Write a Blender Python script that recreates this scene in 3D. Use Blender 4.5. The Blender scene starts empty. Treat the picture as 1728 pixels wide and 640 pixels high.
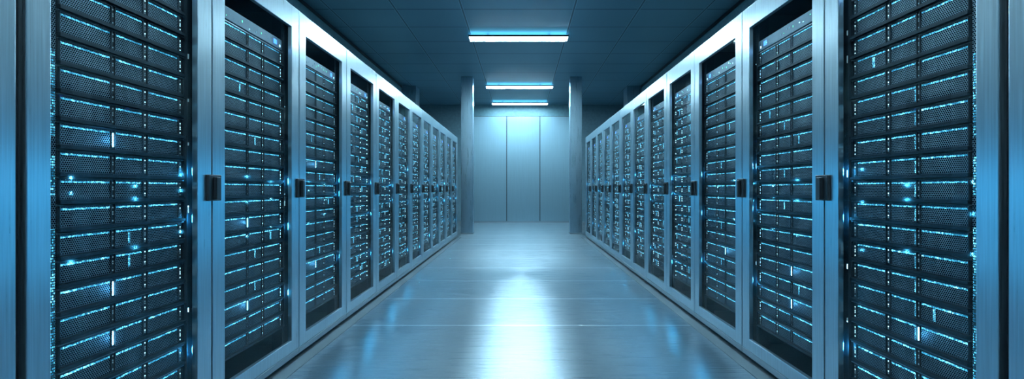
import bpy, bmesh, math, random
from mathutils import Vector
random.seed(7)
SC = bpy.context.scene
COL = SC.collection
EYE = 1.02
FACE = 1.35          # half width of the aisle
DEPTH = 1.0
HC = 2.54            # ceiling above the eye
ZC = EYE + HC
YW = 14.3

# ------------------------------------------------------------------ helpers
class MB:
    """collects boxes / quads with material slots and links them as ONE mesh object"""
    def __init__(self):
        self.bm = bmesh.new(); self.mats = []
    def mi(self, m):
        if m not in self.mats: self.mats.append(m)
        return self.mats.index(m)
    def box(self, x0, x1, y0, y1, z0, z1, m, bev=0.0):
        x0, x1 = min(x0, x1), max(x0, x1); y0, y1 = min(y0, y1), max(y0, y1); z0, z1 = min(z0, z1), max(z0, z1)
        b = self.bm
        v = [b.verts.new(p) for p in ((x0,y0,z0),(x1,y0,z0),(x1,y1,z0),(x0,y1,z0),(x0,y0,z1),(x1,y0,z1),(x1,y1,z1),(x0,y1,z1))]
        fs = [b.faces.new([v[i] for i in q]) for q in ((3,2,1,0),(4,5,6,7),(0,1,5,4),(1,2,6,5),(2,3,7,6),(3,0,4,7))]
        k = self.mi(m)
        if bev > 0:
            es = list({e for f in fs for e in f.edges})
            r = bmesh.ops.bevel(b, geom=es, offset=bev, segments=2, affect='EDGES', profile=0.5)
            fs = [f for f in fs if f.is_valid] + list(r['faces'])
            for f in r['faces']: f.smooth = False
        for f in fs:
            f.material_index = k
        return self
    def prism(self, prof, y0, y1, m):
        """closed profile of (x, z) swept along y"""
        b = self.bm
        a = [b.verts.new((x, y0, z)) for x, z in prof]; c = [b.verts.new((x, y1, z)) for x, z in prof]
        n = len(prof); k = self.mi(m)
        fs = [b.faces.new([a[i], a[(i+1) % n], c[(i+1) % n], c[i]]) for i in range(n)]
        fs += [b.faces.new(a[::-1]), b.faces.new(c)]
        for f in fs: f.material_index = k
        return self
    def cyl(self, x, y, z, r, h, axis, m, n=12):
        b = self.bm; k = self.mi(m); lo, hi = [], []
        for i in range(n):
            t = 2*math.pi*i/n; c, s_ = r*math.cos(t), r*math.sin(t)
            if axis == 'x': p, q = (x, y+c, z+s_), (x+h, y+c, z+s_)
            elif axis == 'z': p, q = (x+c, y+s_, z), (x+c, y+s_, z+h)
            else: p, q = (x+c, y, z+s_), (x+c, y+h, z+s_)
            lo.append(b.verts.new(p)); hi.append(b.verts.new(q))
        fs = [b.faces.new([lo[i], lo[(i+1) % n], hi[(i+1) % n], hi[i]]) for i in range(n)] + [b.faces.new(lo[::-1]), b.faces.new(hi)]
        for f in fs: f.material_index = k
        return self
    def quad(self, pts, m):
        f = self.bm.faces.new([self.bm.verts.new(p) for p in pts]); f.material_index = self.mi(m); return self
    def mesh(self, name):
        bmesh.ops.recalc_face_normals(self.bm, faces=self.bm.faces[:])
        me = bpy.data.meshes.new(name); self.bm.to_mesh(me); self.bm.free()
        for m in self.mats: me.materials.append(m)
        return me
    def build(self, name, parent=None, loc=(0,0,0)):
        return link(name, self.mesh(name), parent, loc)

def link(name, data, parent=None, loc=(0,0,0)):
    o = bpy.data.objects.new(name, data); COL.objects.link(o)
    o.parent = parent; o.location = loc
    return o
def tag(o, label=None, cat=None, group=None, kind=None):
    if label: o['label'] = label
    if cat: o['category'] = cat
    if group: o['group'] = group
    if kind: o['kind'] = kind
    return o
def copy_tree(o, parent=None):
    c = o.copy(); COL.objects.link(c); c.parent = parent
    for ch in o.children: copy_tree(ch, c)
    return c

# ------------------------------------------------------------------ materials
class NT:
    def __init__(self, name):
        self.m = bpy.data.materials.new(name); self.m.use_nodes = True
        self.t = self.m.node_tree; self.t.nodes.clear()
        self.out = self.n('ShaderNodeOutputMaterial')
    def n(self, kind, **kw):
        o = self.t.nodes.new(kind)
        for k, v in kw.items(): setattr(o, k, v)
        return o
    def l(self, a, b): self.t.links.new(a, b)
    def put(self, sock, v):
        if hasattr(v, 'is_linked') or isinstance(v, bpy.types.NodeSocket): self.l(v, sock)
        else: sock.default_value = v
    def math(self, op, a, b=0.0, c=None, clamp=False):
        o = self.n('ShaderNodeMath', operation=op, use_clamp=clamp)
        self.put(o.inputs[0], a); self.put(o.inputs[1], b)
        if c is not None: self.put(o.inputs[2], c)
        return o.outputs[0]
    def vmath(self, op, a, b=None):
        o = self.n('ShaderNodeVectorMath', operation=op)
        self.put(o.inputs[0], a)
        if b is not None: self.put(o.inputs[1], b)
        return o.outputs['Value'] if op in ('LENGTH', 'DISTANCE', 'DOT_PRODUCT') else o.outputs[0]
    def coords(self): return self.n('ShaderNodeTexCoord').outputs['Object']
    def xyz(self, v):
        o = self.n('ShaderNodeSeparateXYZ'); self.l(v, o.inputs[0]); return o.outputs
    def comb(self, x, y, z):
        o = self.n('ShaderNodeCombineXYZ')
        for i, v in enumerate((x, y, z)): self.put(o.inputs[i], v)
        return o.outputs[0]
    def noise(self, vec, scale, detail=3, rough=0.5):
        o = self.n('ShaderNodeTexNoise'); self.l(vec, o.inputs['Vector'])
        o.inputs['Scale'].default_value = scale; o.inputs['Detail'].default_value = detail; o.inputs['Roughness'].default_value = rough
        return o.outputs[0]
    def ramp(self, f, a, b):
        o = self.n('ShaderNodeMapRange', clamp=True)
        self.l(f, o.inputs[0]); o.inputs[1].default_value, o.inputs[2].default_value = a[0], a[1]
        o.inputs[3].default_value, o.inputs[4].default_value = b[0], b[1]
        return o.outputs[0]
    def mix(self, f, a, b):
        o = self.n('ShaderNodeMix', data_type='RGBA')
        self.put(o.inputs[0], f)
        self.put(o.inputs[6], (*a, 1) if isinstance(a, tuple) and len(a) == 3 else a)
        self.put(o.inputs[7], (*b, 1) if isinstance(b, tuple) and len(b) == 3 else b)
        return o.outputs[2]
    def bsdf(self, **kw):
        o = self.n('ShaderNodeBsdfPrincipled')
        for k, v in kw.items():
            k = k.replace('_', ' ')
            if isinstance(v, tuple) and len(v) == 3: v = (*v, 1)
            self.put(o.inputs[k], v)
        self.l(o.outputs[0], self.out.inputs[0])
        return o

def plain(name, col, rough=0.5, metal=0.0, spec=0.5):
    t = NT(name)
    v = t.noise(t.coords(), 14.0)
    f = t.ramp(v, (0.3, 0.7), (0.0, 1.0))
    c = t.mix(f, tuple(x*0.88 for x in col), tuple(min(1, x*1.1) for x in col))
    b = t.bsdf(Base_Color=c, Roughness=rough, Metallic=metal)
    b.inputs['Specular IOR Level'].default_value = spec
    return t.m

def brushed(name, col, rough, stretch, metal=1.0, amp=0.10, aniso=0.0, ramp=0.07):
    """brushed sheet metal; stretch = texture scale per axis (low along the grain)"""
    t = NT(name)
    c = t.coords()
    v = t.vmath('MULTIPLY', c, stretch)
    fine = t.noise(v, 1.0, 4, 0.65)
    f = t.ramp(fine, (0.25, 0.75), (0.0, 1.0))
    colr = t.mix(f, tuple(x*(1-amp) for x in col), tuple(min(1, x*(1+amp)) for x in col))
    r = t.ramp(fine, (0.2, 0.8), (rough-ramp, rough+ramp))
    b = t.bsdf(Base_Color=colr, Roughness=r, Metallic=metal)
    if aniso:
        tg = t.n('ShaderNodeTangent', direction_type='RADIAL', axis='Z')
        b.inputs['Anisotropic'].default_value = aniso
        t.l(tg.outputs[0], b.inputs['Tangent'])
    return t.m

def mat_grille():
    t = NT('perforated_grille')
    c = t.coords()
    P = 0.0074
    v = t.vmath('MULTIPLY', c, (0.0, 1/P, 1/(P*1.732)))
    def cell(off):
        w = t.vmath('ADD', v, off)
        w = t.vmath('SUBTRACT', t.vmath('FRACTION', w), (0.5, 0.5, 0.5))
        return t.vmath('LENGTH', t.vmath('MULTIPLY', w, (0.0, 1.0, 1.732)))
    d = t.math('MINIMUM', cell((0.5, 0.0, 0.0)), cell((0.5, 0.5, 0.5)))
    hole = t.math('LESS_THAN', d, 0.42)
    big = t.noise(c, 9.0, 2)
    web = t.mix(t.ramp(big, (0.3, 0.7), (0, 1)), (0.13, 0.18, 0.22), (0.27, 0.34, 0.39))
    col = t.mix(hole, web, (0.002, 0.004, 0.008))
    b = t.bsdf(Base_Color=col, Roughness=0.42, Metallic=t.math('MULTIPLY', t.math('SUBTRACT', 1.0, hole), 0.55))
    sp = t.math('MULTIPLY', t.math('SUBTRACT', 1.0, hole), 0.5)
    t.l(sp, b.inputs['Specular IOR Level'])
    bp = t.n('ShaderNodeBump'); bp.inputs['Strength'].default_value = 0.5; bp.inputs['Distance'].default_value = 0.001
    t.l(t.ramp(d, (0.30, 0.46), (0, 1)), bp.inputs['Height']); t.l(bp.outputs[0], b.inputs['Normal'])
    return t.m

def mat_leds(name, pitch_y, pitch_z, strength, lo=(0.0, 0.25, 0.48), hi=(0.20, 0.74, 1.0), fill=0.40, keep=0.25, power=2.2):
    """rows of tiny lamps: a dot per cell, each with its own brightness"""
    t = NT(name)
    c = t.coords(); s = t.xyz(c)
    info = t.n('ShaderNodeObjectInfo')
    rnd = t.math('MULTIPLY', info.outputs['Random'], 137.0)
    py = t.math('DIVIDE', s[1], pitch_y); pz = t.math('DIVIDE', s[2], pitch_z)
    fy = t.math('ABSOLUTE', t.math('SUBTRACT', t.math('FRACT', py), 0.5))
    fz = t.math('ABSOLUTE', t.math('SUBTRACT', t.math('FRACT', pz), 0.5))
    mask = t.math('MULTIPLY', t.math('LESS_THAN', fy, fill), t.math('LESS_THAN', fz, fill))
    cellv = t.comb(t.math('FLOOR', py), t.math('FLOOR', pz), rnd)
    wn = t.n('ShaderNodeTexWhiteNoise', noise_dimensions='3D'); t.l(cellv, wn.inputs['Vector'])
    big = t.noise(t.vmath('ADD', c, t.comb(rnd, rnd, 0.0)), 16.0, 1)
    val = t.math('POWER', wn.outputs['Value'], power)
    val = t.math('ADD', t.math('MULTIPLY', val, t.ramp(big, (0.3, 0.65), (0.35, 1.25))), keep)
    e = t.math('MULTIPLY', t.math('MULTIPLY', mask, val), strength)
    col = t.mix(t.math('MULTIPLY', val, 0.75, clamp=True), lo, hi)
    b = t.bsdf(Base_Color=(0.004, 0.01, 0.016), Roughness=0.4)
    t.l(col, b.inputs['Emission Color']); t.l(e, b.inputs['Emission Strength'])
    t.m.cycles.emission_sampling = 'NONE'
    return t.m

def emit(name, col, strength, sampled=False, base=(0.02, 0.03, 0.04)):
    t = NT(name)
    w = t.noise(t.coords(), 30.0, 1)
    e = t.math('MULTIPLY', t.ramp(w, (0.2, 0.8), (0.9, 1.1)), strength)
    b = t.bsdf(Base_Color=base, Roughness=0.4)
    b.inputs['Emission Color'].default_value = (*col, 1); t.l(e, b.inputs['Emission Strength'])
    t.m.cycles.emission_sampling = 'AUTO' if sampled else 'NONE'
    return t.m

def mat_glass():
    t = NT('door_glass')
    tr = t.n('ShaderNodeBsdfTransparent'); tr.inputs[0].default_value = (0.86, 0.94, 0.97, 1)
    gl = t.n('ShaderNodeBsdfGlossy'); gl.inputs['Color'].default_value = (0.9, 0.97, 1, 1)
    sm = t.noise(t.coords(), 5.0, 2)
    t.l(t.ramp(sm, (0.3, 0.7), (0.015, 0.05)), gl.inputs['Roughness'])
    g = t.n('ShaderNodeNewGeometry')
    cs = t.math('ABSOLUTE', t.vmath('DOT_PRODUCT', g.outputs['Incoming'], g.outputs['Normal']))
    fr = t.math('ADD', t.math('MULTIPLY', t.math('POWER', t.math('SUBTRACT', 1.0, cs, clamp=True), 4.0), 0.35), 0.035)
    mx = t.n('ShaderNodeMixShader')
    t.l(fr, mx.inputs[0]); t.l(tr.outputs[0], mx.inputs[1]); t.l(gl.outputs[0], mx.inputs[2])
    t.l(mx.outputs[0], t.out.inputs[0])
    return t.m

def mat_floor():
    t = NT('polished_floor')
    c = t.coords(); s = t.xyz(c)
    grain = t.noise(t.vmath('MULTIPLY', c, (2.2, 260.0, 1.0)), 1.0, 4, 0.6)
    cloud = t.noise(c, 0.9, 3)
    col = t.mix(t.ramp(cloud, (0.3, 0.7), (0, 1)), (0.155, 0.20, 0.235), (0.20, 0.25, 0.285))
    col = t.mix(t.ramp(grain, (0.3, 0.7), (0.0, 0.28)), col, (0.36, 0.43, 0.48))
    # cross joints every 0.86 m, starting 3.54 m from the camera
    ph = t.math('DIVIDE', t.math('SUBTRACT', s[1], 3.54 - 0.43), 0.86)
    dj = t.math('MULTIPLY', t.math('ABSOLUTE', t.math('SUBTRACT', t.math('FRACT', ph), 0.5)), 0.86)
    live = t.math('GREATER_THAN', s[1], 3.2)
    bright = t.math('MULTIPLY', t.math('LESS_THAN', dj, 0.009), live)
    dark = t.math('MULTIPLY', t.math('LESS_THAN', dj, 0.003), live)
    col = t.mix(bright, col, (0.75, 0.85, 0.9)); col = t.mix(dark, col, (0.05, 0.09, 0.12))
    r = t.ramp(grain, (0.25, 0.75), (0.255, 0.315))
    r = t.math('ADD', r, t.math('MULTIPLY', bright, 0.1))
    b = t.bsdf(Base_Color=col, Roughness=r, Metallic=0.85)
    tg = t.n('ShaderNodeTangent', direction_type='RADIAL', axis='Z'); t.l(tg.outputs[0], b.inputs['Tangent'])
    b.inputs['Anisotropic'].default_value = 0.45; b.inputs['Anisotropic Rotation'].default_value = 0.25
    bp = t.n('ShaderNodeBump'); bp.inputs['Strength'].default_value = 0.03; bp.inputs['Distance'].default_value = 0.002
    t.l(grain, bp.inputs['Height']); t.l(bp.outputs[0], b.inputs['Normal'])
    return t.m

def mat_ceiling():
    t = NT('ceiling_tiles')
    c = t.coords(); s = t.xyz(c)
    cloud = t.noise(c, 0.5, 2)
    col = t.mix(t.ramp(cloud, (0.3, 0.7), (0, 1)), (0.11, 0.24, 0.32), (0.15, 0.30, 0.39))
    j = None
    for x in (-2.70, -1.78, -0.836, 0.74, 1.66, 2.60):
        d = t.math('ABSOLUTE', t.math('SUBTRACT', s[0], x))
        j = d if j is None else t.math('MINIMUM', j, d)
    D = 0.732
    ph = t.math('DIVIDE', t.math('SUBTRACT', s[1], 6.70), D)
    dy = t.math('MULTIPLY', t.math('SUBTRACT', 0.5, t.math('ABSOLUTE', t.math('SUBTRACT', t.math('FRACT', ph), 0.5))), D)
    lx = t.math('LESS_THAN', j, 0.011)
    ly = t.math('LESS_THAN', dy, 0.012)
    col = t.mix(t.math('MULTIPLY', t.math('MAXIMUM', lx, ly), 0.75), col, (0.015, 0.04, 0.06))
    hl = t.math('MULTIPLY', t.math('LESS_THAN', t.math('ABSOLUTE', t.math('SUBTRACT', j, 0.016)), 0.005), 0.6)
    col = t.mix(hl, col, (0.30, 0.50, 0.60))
    t.bsdf(Base_Color=col, Roughness=0.4, Metallic=0.1)
    return t.m

M = {}
M['steel'] = brushed('brushed_steel', (0.53, 0.66, 0.74), 0.32, (160.0, 160.0, 3.0), 1.0, 0.16, 0.55)
M['steel_side'] = brushed('satin_steel_side', (0.50, 0.58, 0.64), 0.42, (120.0, 120.0, 3.0), 1.0)
M['plinth'] = brushed('plinth_steel', (0.30, 0.37, 0.42), 0.45, (3.0, 3.0, 120.0), 0.9)
M['kerb'] = brushed('floor_strip', (0.10, 0.13, 0.15), 0.5, (140.0, 2.0, 1.0), 0.6)
M['black'] = plain('black_cabinet_interior', (0.010, 0.014, 0.020), 0.45)
M['rail'] = plain('black_rail', (0.016, 0.022, 0.030), 0.35, 0.5)
M['chassis'] = plain('server_chassis', (0.020, 0.028, 0.036), 0.36, 0.6)
M['lip'] = plain('server_lip', (0.33, 0.38, 0.43), 0.28, 0.9)
M['bayframe'] = plain('bay_frame', (0.05, 0.065, 0.08), 0.35, 0.7)
M['strip'] = plain('control_strip', (0.012, 0.016, 0.022), 0.4, 0.2)
M['switch'] = plain('switch_face', (0.16, 0.20, 0.24), 0.4, 0.5)
M['handle'] = plain('handle_plate', (0.018, 0.024, 0.030), 0.4, 0.3)
M['grip'] = plain('handle_grip', (0.006, 0.008, 0.010), 0.35)
M['glass'] = mat_glass()
M['grille'] = mat_grille()
M['led'] = mat_leds('led_row', 0.0042, 0.0036, 6.5, keep=0.16)
M['ledcol'] = mat_leds('led_column', 0.0052, 0.0062, 4.5, fill=0.33, keep=0.3, power=1.6)
M['ledrail'] = mat_leds('rail_leds', 0.0050, 0.0080, 5.0, fill=0.30, keep=0.02, power=1.4)
M['status'] = emit('status_lamp', (0.42, 0.80, 1.0), 3.6)
M['dim'] = emit('dim_status_lamp', (0.30, 0.55, 0.66), 0.55)
M['flare'] = emit('bright_blue_lamp', (0.20, 0.70, 1.0), 30.0)
M['green'] = emit('green_lamp', (0.20, 0.95, 0.55), 1.6)
M['blue'] = emit('blue_lamp', (0.06, 0.25, 1.0), 3.0)
M['tube'] = emit('light_diffuser', (0.56, 0.86, 1.0), 140.0, True)
M['tube_soft'] = emit('soft_light_diffuser', (0.56, 0.86, 1.0), 52.0, True)
M['halo'] = emit('cyan_halo_glow', (0.16, 0.66, 1.0), 4.5, True)
M['fixture'] = plain('fixture_housing', (0.35, 0.45, 0.50), 0.4, 0.4)
M['floor'] = mat_floor()
M['ceiling'] = mat_ceiling()
M['wallsteel'] = brushed('wall_panel_steel', (0.29, 0.45, 0.54), 0.45, (90.0, 90.0, 1.5), 0.9, 0.07, 0.5)
M['pillar'] = brushed('pillar_steel', (0.37, 0.53, 0.63), 0.30, (110.0, 110.0, 2.0), 1.0, 0.08, 0.25)
M['wall'] = plain('dark_blue_wall', (0.11, 0.20, 0.25), 0.5)
M['wallside'] = plain('teal_side_wall', (0.16, 0.32, 0.38), 0.5)

# ------------------------------------------------------------------ the setting
b = MB(); b.box(-4.6, 4.6, -3.0, YW+0.1, -0.1, 0.0, M['floor']); tag(b.build('floor'), kind='structure')
b = MB(); b.box(-4.6, 4.6, -3.0, YW+0.1, ZC, ZC+0.1, M['ceiling']); tag(b.build('ceiling'), kind='structure')
b = MB(); b.box(-4.6, 4.6, YW, YW+0.1, 0.0, ZC, M['wall']); wf = tag(b.build('wall_far'), kind='structure')
PT = EYE + (319-197)*YW/800
for x0, x1 in ((-1.56, -0.447), (-0.447, 0.554), (0.554, 1.66)):
    b = MB(); b.box(x0+0.011, x1-0.011, YW-0.03, YW, 0.05, PT, M['wallsteel'], 0.002); b.build('wall_panel', wf)
b = MB(); b.box(-1.56, 1.66, YW-0.002, YW, 0.05, PT+0.012, M['black']); b.build('panel_backing', wf)
b = MB(); b.box(-1.56, 1.66, YW-0.02, YW, PT+0.012, ZC, M['wallside']); b.build('wall_header', wf)
b = MB(); b.box(-4.6, 4.6, YW-0.045, YW-0.031, 0.0, 0.045, M['plinth'])
tag(b.build('baseboard_far'), kind='structure')
for s, side in ((-1, 'left'), (1, 'right')):
    b = MB(); b.box(s*2.95, s*3.05, -3.0, 11.66, 0.0, ZC, M['wallside']); tag(b.build('wall_' + side), kind='structure')
    b = MB(); b.box(s*4.5, s*4.6, 11.66, YW, 0.0, ZC, M['wall']); tag(b.build('wall_alcove_' + side), kind='structure')
    b = MB(); b.box(s*2.935, s*2.95, -3.0, 11.66, ZC-0.05, ZC, M['black']); tag(b.build('trim_ceiling_' + side), kind='structure')
    b = MB(); b.box(s*3.04, s*2.60, 11.68, 12.10, 0.0, ZC, M['pillar'], 0.004)
    tag(b.build('pillar_alcove_' + side), kind='structure')
    xi, xo = (1.10, 1.365)
    b = MB(); b.box(s*xi, s*xo, 10.7, 10.98, 0.0, ZC, M['pillar'], 0.006)
    b.box(s*(xi-0.008), s*(xo+0.008), 10.692, 10.988, 0.0, 0.03, M['plinth'])
    tag(b.build('pillar_' + side), kind='structure')
    # low floor strip along the foot of the cabinets
    b = MB(); b.box(s*1.262, s*1.338, -1.0, 10.02, 0.0, 0.004, M['kerb'], 0.001)
    tag(b.build('trim_floor_' + side), kind='structure')

# ------------------------------------------------------------------ ceiling lights
def light(y, m='tube'):
    t = link('ceiling_light', None, None, (-0.048, y, ZC))
    L, W_ = 0.80, 0.11
    b = MB()
    b.box(-L, L, -W_-0.004, W_+0.004, -0.066, -0.044, M['fixture'])
    for q in (-1, 1):
        b.box(-L, L, q*W_, q*(W_+0.004), -0.078, -0.044, M['fixture'])
        b.box(q*L, q*(L+0.016), -W_-0.006, W_+0.006, -0.080, -0.040, M['fixture'], 0.002)
        b.box(q*0.5-0.02, q*0.5+0.02, -0.02, 0.02, -0.044, 0.0, M['fixture'])
    b.build('housing', t)
    b = MB(); b.box(-L+0.001, L-0.001, -W_+0.001, W_-0.001, -0.080, -0.066, M[m]); b.build('diffuser', t)
    b = MB(); b.box(-L+0.01, L-0.01, -W_+0.005, W_-0.005, -0.0438, -0.040, M['halo']); tag(b.build('halo_strip', t), 'added cyan glow strip for a ceiling halo')  # glowing strip added on the housing to cast a halo on the ceiling
    return t
tag(light(7.78), 'long white ceiling light, the widest and highest of the three in view', 'ceiling light', 'ceiling lights along the aisle')
tag(light(11.5), 'long white ceiling light between the widest one and the one by the far wall', 'ceiling light', 'ceiling lights along the aisle')
tag(light(13.75, 'tube_soft'), 'shortest-looking white ceiling light, just in front of the far steel wall', 'ceiling light', 'ceiling lights along the aisle')
tag(light(4.0), 'white ceiling light above the picture edge, next before the widest one', 'ceiling light', 'ceiling lights along the aisle')
tag(light(0.3), 'white ceiling light overhead at the start of the aisle', 'ceiling light', 'ceiling lights along the aisle')

# ------------------------------------------------------------------ cabinets
EDGE = {-1: [1.2887, 2.069, 2.88, 3.661, 4.408, 5.14, 5.80, 6.47, 7.15, 7.83, 8.50, 9.23, 10.0],
         1: [1.337, 2.1135, 2.903, 3.70, 4.408, 5.13, 5.80, 6.47, 7.18, 7.85, 8.51, 9.24, 10.0]}
ZT, ZB = EYE+1.083, 0.058         # door top / bottom
OT, OB = EYE+0.955, EYE-0.893     # opening
PITCH = 0.0845
TOP0 = EYE + 0.0358               # top of the server that sits level with the handle
ROWS = list(range(9, -10, -1))    # rows above (+) and below (-) the handle
SF = 0.045                        # server fronts behind the door face
NUM = ['zeroth','first','second','third','fourth','fifth','sixth','seventh','eighth','ninth','tenth','eleventh','twelfth','thirteenth']
SIDE = {-1: 'left', 1: 'right'}

def cabinet(s, y0, y1, near=0.09, handle=True):
    W = y1 - y0
    t = link('server_cabinet', None, None, (s*FACE, y0, 0))
    def X(d): return s*d
    # carcass: side panels, roof, bottom, back
    b = MB()
    b.box(X(0.026), X(DEPTH), 0.002, 0.020, 0.055, ZT, M['black'])
    b.box(X(0.026), X(DEPTH), W-0.020, W-0.002, 0.055, ZT, M['black'])
    b.box(X(0.026), X(DEPTH), 0.020, W-0.020, ZT-0.020, ZT, M['black'])
    b.box(X(0.026), X(DEPTH), 0.020, W-0.020, 0.055, 0.075, M['black'])
    b.box(X(DEPTH-0.02), X(DEPTH), 0.020, W-0.020, 0.075, ZT-0.02, M['black'])
    b.build('carcass', t)
    b = MB(); b.box(X(0.0), X(DEPTH), 0.002, W-0.002, 0.022, 0.055, M['plinth'], 0.002); b.build('plinth', t)
    b = MB(); b.box(X(0.03), X(DEPTH), 0.004, W-0.004, 0.0, 0.022, M['black']); b.build('base', t)
    k = W/0.78
    us0, us1 = 0.136*k, 0.666*k
    # perforated mounting rail at one edge, plain black rail at the other
    b = MB(); b.box(X(SF+0.004), X(SF+0.06), 0.020, us0-0.002, 0.075, ZT-0.02, M['rail'])
    q = 0.006
    r = b.build('mounting_rail', t)
    b = MB(); b.box(X(SF+0.002), X(SF+0.004), us0-0.034, us0-0.003, EYE-0.86, EYE+0.86, M['grille'])
    b.box(X(SF+0.0005), X(SF+0.002), us0-0.018, us0-0.008, EYE-0.70, EYE-0.12, M['ledrail'])
    b.box(X(SF+0.0005), X(SF+0.002), us0-0.018, us0-0.008, EYE-0.02, EYE+0.10, M['ledrail'])
    b.box(X(SF+0.0005), X(SF+0.002), us0-0.018, us0-0.008, EYE+0.16, EYE+0.42, M['ledrail'])
    b.build('perforated_strip', r)
    b = MB(); b.box(X(SF+0.004), X(SF+0.06), us1+0.002, W-0.020, 0.075, ZT-0.02, M['rail'])
    b.box(X(SF-0.006), X(SF+0.004), us1+0.012, us1+0.018, 0.10, ZT-0.10, M['bayframe'])
    r2 = b.build('mounting_rail', t)
    rr = random.Random(int(y0*1000)+s)
    for j in range(8):
        z = EYE + rr.uniform(-0.75, 0.75); h = rr.choice((0.006, 0.012, 0.02)); m_ = 'dim' if rr.random() < 0.6 else 'status'
        if j == 7: z, h, m_ = EYE + rr.choice((0.12, 0.08, -0.1, 0.05)), 0.03, 'status'
        b = MB(); b.box(X(SF), X(SF+0.004), us1+0.026, us1+0.033, z, z+h, M[m_]); b.build('rail_lamp', r2)
    # door
    b = MB()
    st0, st1 = near, W-0.093*min(1, k)
    F = M['steel']
    b.box(X(0), X(0.024), 0.0045, st0, ZB, ZT, F, 0.0022)
    b.box(X(0), X(0.024), st1, W-0.0045, ZB, ZT, F, 0.0022)
    b.box(X(0.0003), X(0.024), st0-0.004, st1+0.004, OT, ZT-0.0003, F, 0.0022)
    b.box(X(0.0003), X(0.024), st0-0.004, st1+0.004, ZB+0.0003, OB, F, 0.0022)
    d = b.build('door', t)
    b = MB(); b.quad([(X(0.012), st0-0.001, OB-0.001), (X(0.012), st1+0.001, OB-0.001), (X(0.012), st1+0.001, OT+0.001), (X(0.012), st0-0.001, OT+0.001)], M['glass']); b.build('glass_pane', d)
    if handle:
        b = MB()
        b.box(X(-0.014), X(-0.0005), W-0.043, W+0.043, EYE-0.052, EYE+0.062, M['handle'], 0.003)
        b.box(X(-0.030), X(-0.014), W-0.014, W+0.012, EYE-0.046, EYE+0.052, M['grip'], 0.003)
        b.build('handle', d)
    return t

BAYS = ((0.143, 0.321), (0.338, 0.455), (0.480, 0.635))

def bay_meshes(s):
    """meshes of one server for one side, origin at the front bottom near corner"""
    out = {}
    H = 0.071
    def X(d): return s*d
    b = MB()
    b.box(X(0.006), X(0.62), 0.0, 0.530, 0.0, H-0.001, M['chassis'])
    b.prism([(X(-0.004), H-0.004), (X(-0.002), H), (X(0.10), H), (X(0.10), H-0.004)], 0.0, 0.530, M['lip'])
    b.prism([(X(-0.010), -0.011), (X(-0.010), 0.0), (X(0.03), 0.0), (X(0.03), -0.0115)], 0.0, 0.530, M['chassis'])
    b.box(X(0.0), X(0.006), 0.001, 0.006, 0.002, H-0.006, M['bayframe'])
    out['chassis'] = b.mesh('chassis')
    for i, (a, c) in enumerate(BAYS):
        a -= 0.136; c -= 0.136; f = 0.0028
        b = MB()
        b.box(X(0.001), X(0.007), a, c, 0.004, H-0.007, M['grille'])
        for (p0, p1, z0, z1) in ((a-f, a, 0.003, H-0.0055), (c, c+f, 0.003, H-0.0055), (a-f, c+f, H-0.0075, H-0.0045), (a-f, c+f, 0.0015, 0.004)):
            b.box(X(-0.003), X(0.007), p0, p1, z0, z1, M['bayframe'])
        out['bay%d' % i] = b.mesh('drive_bay')
        b = MB(); b.box(X(-0.0004), X(0.001), a+0.004, c-0.004, H-0.0170, H-0.0115, M['led']); out['led%d' % i] = b.mesh('led_row')
    b = MB(); b.box(X(-0.0004), X(0.001), 0.050+0.2+0.005, 0.050+0.2+0.0154, 0.012, H-0.020, M['ledcol']); out['col1'] = b.mesh('led_column')
    b = MB(); b.box(X(-0.0004), X(0.001), 0.338-0.136+0.0026, 0.338-0.136+0.0078, 0.008, H-0.020, M['ledcol']); out['edgecol'] = b.mesh('led_column')
    b = MB(); b.box(X(-0.0004), X(0.001), 0.125, 0.1354, 0.010, H-0.020, M['ledcol']); out['col0'] = b.mesh('led_column')
    b = MB(); b.box(X(-0.0004), X(0.001), 0.403, 0.4134, 0.010, H-0.020, M['ledcol']); out['col2'] = b.mesh('led_column')
    for nm, y, seq in (('strip_a', 0.1935, 'd..dd.d'), ('strip_b', 0.3315, 'ds.dd.s'), ('ear', 0.512, 's.ssds.'), ('ear_dim', 0.512, 'd.dds.d')):
        b = MB(); w = 0.0065 if nm != 'strip_b' else 0.009
        b.box(X(0.0005), X(0.007), y-w, y+w, 0.003, H-0.006, M['strip'])
        for j, ch in enumerate(seq):
            if ch == '.': continue
            z = 0.009 + j*0.0075
            b.box(X(-0.0004), X(0.0005), y-0.0016, y+0.0016, z, z+0.0042, M['status'] if ch == 's' else M['dim'])
        out[nm] = b.mesh('indicator_strip')
    b = MB(); b.box(X(-0.0008), X(0.0005), 0.1935-0.0018, 0.1935+0.0018, 0.010, 0.056, M['flare']); out['flare'] = b.mesh('bright_lamp')
    return out

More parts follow.
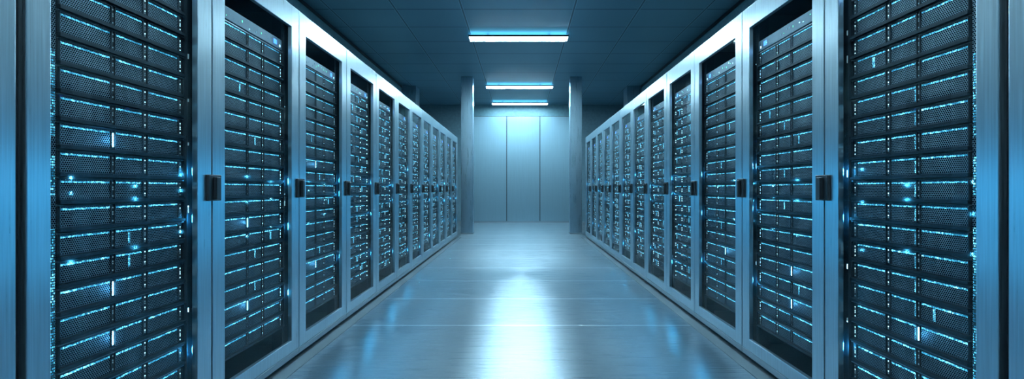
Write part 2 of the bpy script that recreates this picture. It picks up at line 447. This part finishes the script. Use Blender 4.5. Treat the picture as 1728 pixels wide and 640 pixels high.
def simple_server(b, s, ox, oy, oz, k, rnd):
    """one far server inside a shared mesh builder (all its faces at once)"""
    H = 0.071
    def X(d): return ox + s*d
    b.box(X(0.006), X(0.62), oy, oy+0.530*k, oz, oz+H-0.001, M['chassis'])
    b.box(X(-0.004), X(0.05), oy, oy+0.530*k, oz+H-0.004, oz+H, M['lip'])
    b.box(X(-0.010), X(0.03), oy, oy+0.530*k, oz-0.0115, oz, M['chassis'])
    for i, (a, c) in enumerate(BAYS):
        a = oy+(a-0.136)*k; c = oy+(c-0.136)*k
        b.box(X(0.0), X(0.007), a, c, oz+0.003, oz+H-0.006, M['grille'])
        if rnd.random() < 0.9:
            z1 = rnd.uniform(0.55, 1.0)
            b.box(X(-0.001), X(0.0), a+0.003, a+(c-a)*z1, oz+H-0.0175, oz+H-0.0110, M['led'])
        if rnd.random() < 0.28:
            u = rnd.uniform(a+0.01, c-0.03); b.box(X(-0.001), X(0.0), u, u+0.016, oz+0.010, oz+H-0.022, M['ledcol'])
    for y, m_ in ((0.1935, 'dim'), (0.3315, 'status'), (0.512, 'status')):
        y = oy + y*k
        for z in (0.012, 0.030, 0.048):
            if rnd.random() < 0.55:
                b.box(X(-0.001), X(0.005), y-0.0025, y+0.0025, oz+z, oz+z+0.007, M[m_])

PARTS = {s: bay_meshes(s) for s in (-1, 1)}
SIMPLE = {}
for s in (-1, 1):
    SIMPLE[s] = []
    for v in range(8):
        b = MB(); simple_server(b, s, 0, 0, 0, 1.0, random.Random(100*v+s)); SIMPLE[s].append(b.mesh('rack_server'))

def server_label(s, ci, row, look=''):
    where = 'level with the door handle' if row == 0 else '%s %s handle height' % (NUM[abs(row)], 'above' if row > 0 else 'below')
    if look: return 'server %s, %s, %s row, %s cabinet' % (look, where, SIDE[s], NUM[ci+1])
    return 'black rack server, %s, %s row, %s cabinet from camera' % (where, SIDE[s], NUM[ci+1])

# bright blue spots the photo shows, as (side, cabinet, row)
FLARES = {(-1,0,2), (-1,0,-4), (-1,0,-6), (-1,1,-2), (-1,1,-7), (-1,2,2), (1,0,-6), (1,1,-5), (1,1,-7), (-1,2,-6), (1,2,-5)}
COLS = {(-1,0,-2), (-1,0,-3), (-1,1,-4), (-1,1,3), (-1,1,-6), (1,1,1), (1,1,4), (1,1,-1), (-1,2,1), (1,2,-3), (1,2,2), (1,2,-6), (-1,2,-5)}
COL2 = {(1,0,6), (1,1,5), (-1,1,-3), (-1,2,-1)}
COL0 = {(1,0,-5), (1,1,3), (-1,1,6), (1,1,-6), (-1,2,4), (1,2,5)}

def detailed_server(s, ci, row, y0, k):
    p = PARTS[s]
    rnd = random.Random(s*7919+ci*131+row)
    z = TOP0 + row*PITCH - 0.071
    t = link('rack_server', None, None, (s*(FACE+SF), y0+0.136*k, z)); t.scale = (1, k, 1)
    link('chassis', p['chassis'], t)
    look = ''
    for i in range(3):
        by = link('drive_bay', p['bay%d' % i], t)
        link('led_row', p['led%d' % i], by)
        if i == 1 and (s, ci, row) in COLS: tag(link('led_column', p['col1'], by), 'double column of blue lamps'); look = 'with double column of blue dots'
        if i == 1 and s == 1 and ci == 0 and row <= 4: link('led_column', p['edgecol'], by)
        if i == 2 and (s, ci, row) in COL2: tag(link('led_column', p['col2'], by), 'double column of blue lamps'); look = 'with double column of blue dots'
        if i == 0 and (s, ci, row) in COL0: tag(link('led_column', p['col0'], by), 'double column of blue lamps'); look = 'with double column of blue dots'
    link('indicator_strip', p['strip_a'], t); link('indicator_strip', p['strip_b'], t)
    link('indicator_strip', p['ear' if rnd.random() < 0.55 else 'ear_dim'], t)
    if (s, ci, row) in FLARES:
        tag(link('bright_lamp', p['flare'], t), 'bright blue upright lamp'); look = 'with a bright blue lamp'
        ld = bpy.data.lights.new('lamp_glow', 'POINT'); ld.energy = 0.12; ld.color = (0.12, 0.55, 1.0); ld.shadow_soft_size = 0.006
        link('lamp_glow', ld, t, (s*-0.02, 0.1935, 0.034))
    tag(t, server_label(s, ci, row, look), 'server', 'rack servers in the %s row of cabinets' % SIDE[s])

far = MB()
for s in (-1, 1):
    E = EDGE[s]
    # the cabinet whose edge only just shows at the picture border
    t = cabinet(s, E[0]-0.018-0.78, E[0]-0.018, 0.09, False)
    tag(t, 'brushed steel server cabinet of which one strip shows at the %s picture edge' % SIDE[s], 'server cabinet', 'server cabinets')
    for ci in range(12):
        y0, y1 = E[ci], E[ci+1]; k = (y1-y0)/0.78
        t = cabinet(s, y0, y1, 0.072 if ci == 0 else 0.09*min(1, k), ci < 11)
        tag(t, ('tall steel server cabinet with glass door, %s from the camera in the %s row' % (NUM[ci+1], SIDE[s])) if ci else
            'largest steel server cabinet with servers showing, nearest the camera in the %s row' % SIDE[s], 'server cabinet', 'server cabinets')
        # slim switch on top of the stack
        b = MB(); zt = EYE + 0.803
        b.box(s*0.0, s*0.45, 0.0, 0.53*k, 0.002, 0.062, M['switch'], 0.002)
        sw = b.build('network_switch', None, (s*(FACE+SF), y0+0.136*k, zt))
        tag(sw, 'slim grey network switch topping the servers in %s row, cabinet %s from the camera' % (SIDE[s], NUM[ci+1]), 'network switch', 'network switches')
        rr = random.Random(ci*5+s)
        for j in range(16 if ci < 5 else 0):
            u = (0.03+0.029*j+rr.uniform(-0.006, 0.006))*k; zz = rr.uniform(0.014, 0.044)
            if rr.random() < 0.75:
                b = MB(); b.box(s*-0.002, s*0.001, u, u+rr.choice((0.003, 0.006)), zz, zz+rr.choice((0.004, 0.010)), M[rr.choice(('green', 'dim', 'dim', 'status'))])
                b.build('port_lamp', sw)
        b = MB(); b.box(s*-0.002, s*0.001, 0.44*k, 0.47*k, 0.02, 0.045, M['blue']); tag(b.build('display', sw), 'small glowing blue display')
        b = MB(); b.box(s*-0.002, s*0.001, 0.50*k, 0.508*k, 0.016, 0.028, M['status']); b.build('port_lamp', sw)
        for row in ROWS:
            z = TOP0 + row*PITCH - 0.071
            if ci < 3:
                detailed_server(s, ci, row, y0, k)
            elif ci < 8:
                o = link('rack_server', random.choice(SIMPLE[s]), None, (s*(FACE+SF), y0+0.136*k, z)); o.scale = (1, k, 1)
                tag(o, server_label(s, ci, row), 'server', 'rack servers in the %s row of cabinets' % SIDE[s])
            else:
                simple_server(far, s, s*(FACE+SF), y0+0.136*k, z, k, random)
        # rail led light to tint the doors blue; low third added for floor smears
        rr = random.Random(ci*31+s*3)
        for dz, en in ((rr.uniform(0.02, 0.24), 0.7), (rr.uniform(-0.25, -0.02), 0.45), (rr.uniform(-0.78, -0.5), 0.55)):
            ld = bpy.data.lights.new('lamp_glow', 'AREA'); ld.shape = 'RECTANGLE'; ld.size = 0.028; ld.size_y = 0.007
            ld.energy = en*1.5; ld.color = (0.05, 0.46, 0.86)
            lo = link('lamp_glow', ld, t, (s*0.040, 0.692*k, EYE+dz)); lo.rotation_euler = (0, s*math.pi/2, 0)
tag(far.build('rack_servers'), 'densely stacked dark servers dotted with blue lights filling the farthest cabinets', 'servers', None, 'stuff')

# ------------------------------------------------------------------ world, camera
w = bpy.data.worlds.new('dim_blue_room'); SC.world = w; w.use_nodes = True
w.node_tree.nodes['Background'].inputs[0].default_value = (0.05, 0.20, 0.36, 1)
w.node_tree.nodes['Background'].inputs[1].default_value = 0.28

cd = bpy.data.cameras.new('camera'); cam = link('camera', cd, None, (0, 0, EYE))
cam.rotation_euler = (math.pi/2, 0, 0)
cd.sensor_width = 36.0; cd.lens = 36.0*800/1728
cd.shift_x = -16.0/1728; cd.shift_y = -1.0/1728
cd.clip_start = 0.02
SC.camera = cam
SC.view_settings.view_transform = 'Standard'
SC.view_settings.look = 'None'
SC.view_settings.exposure = 0.0
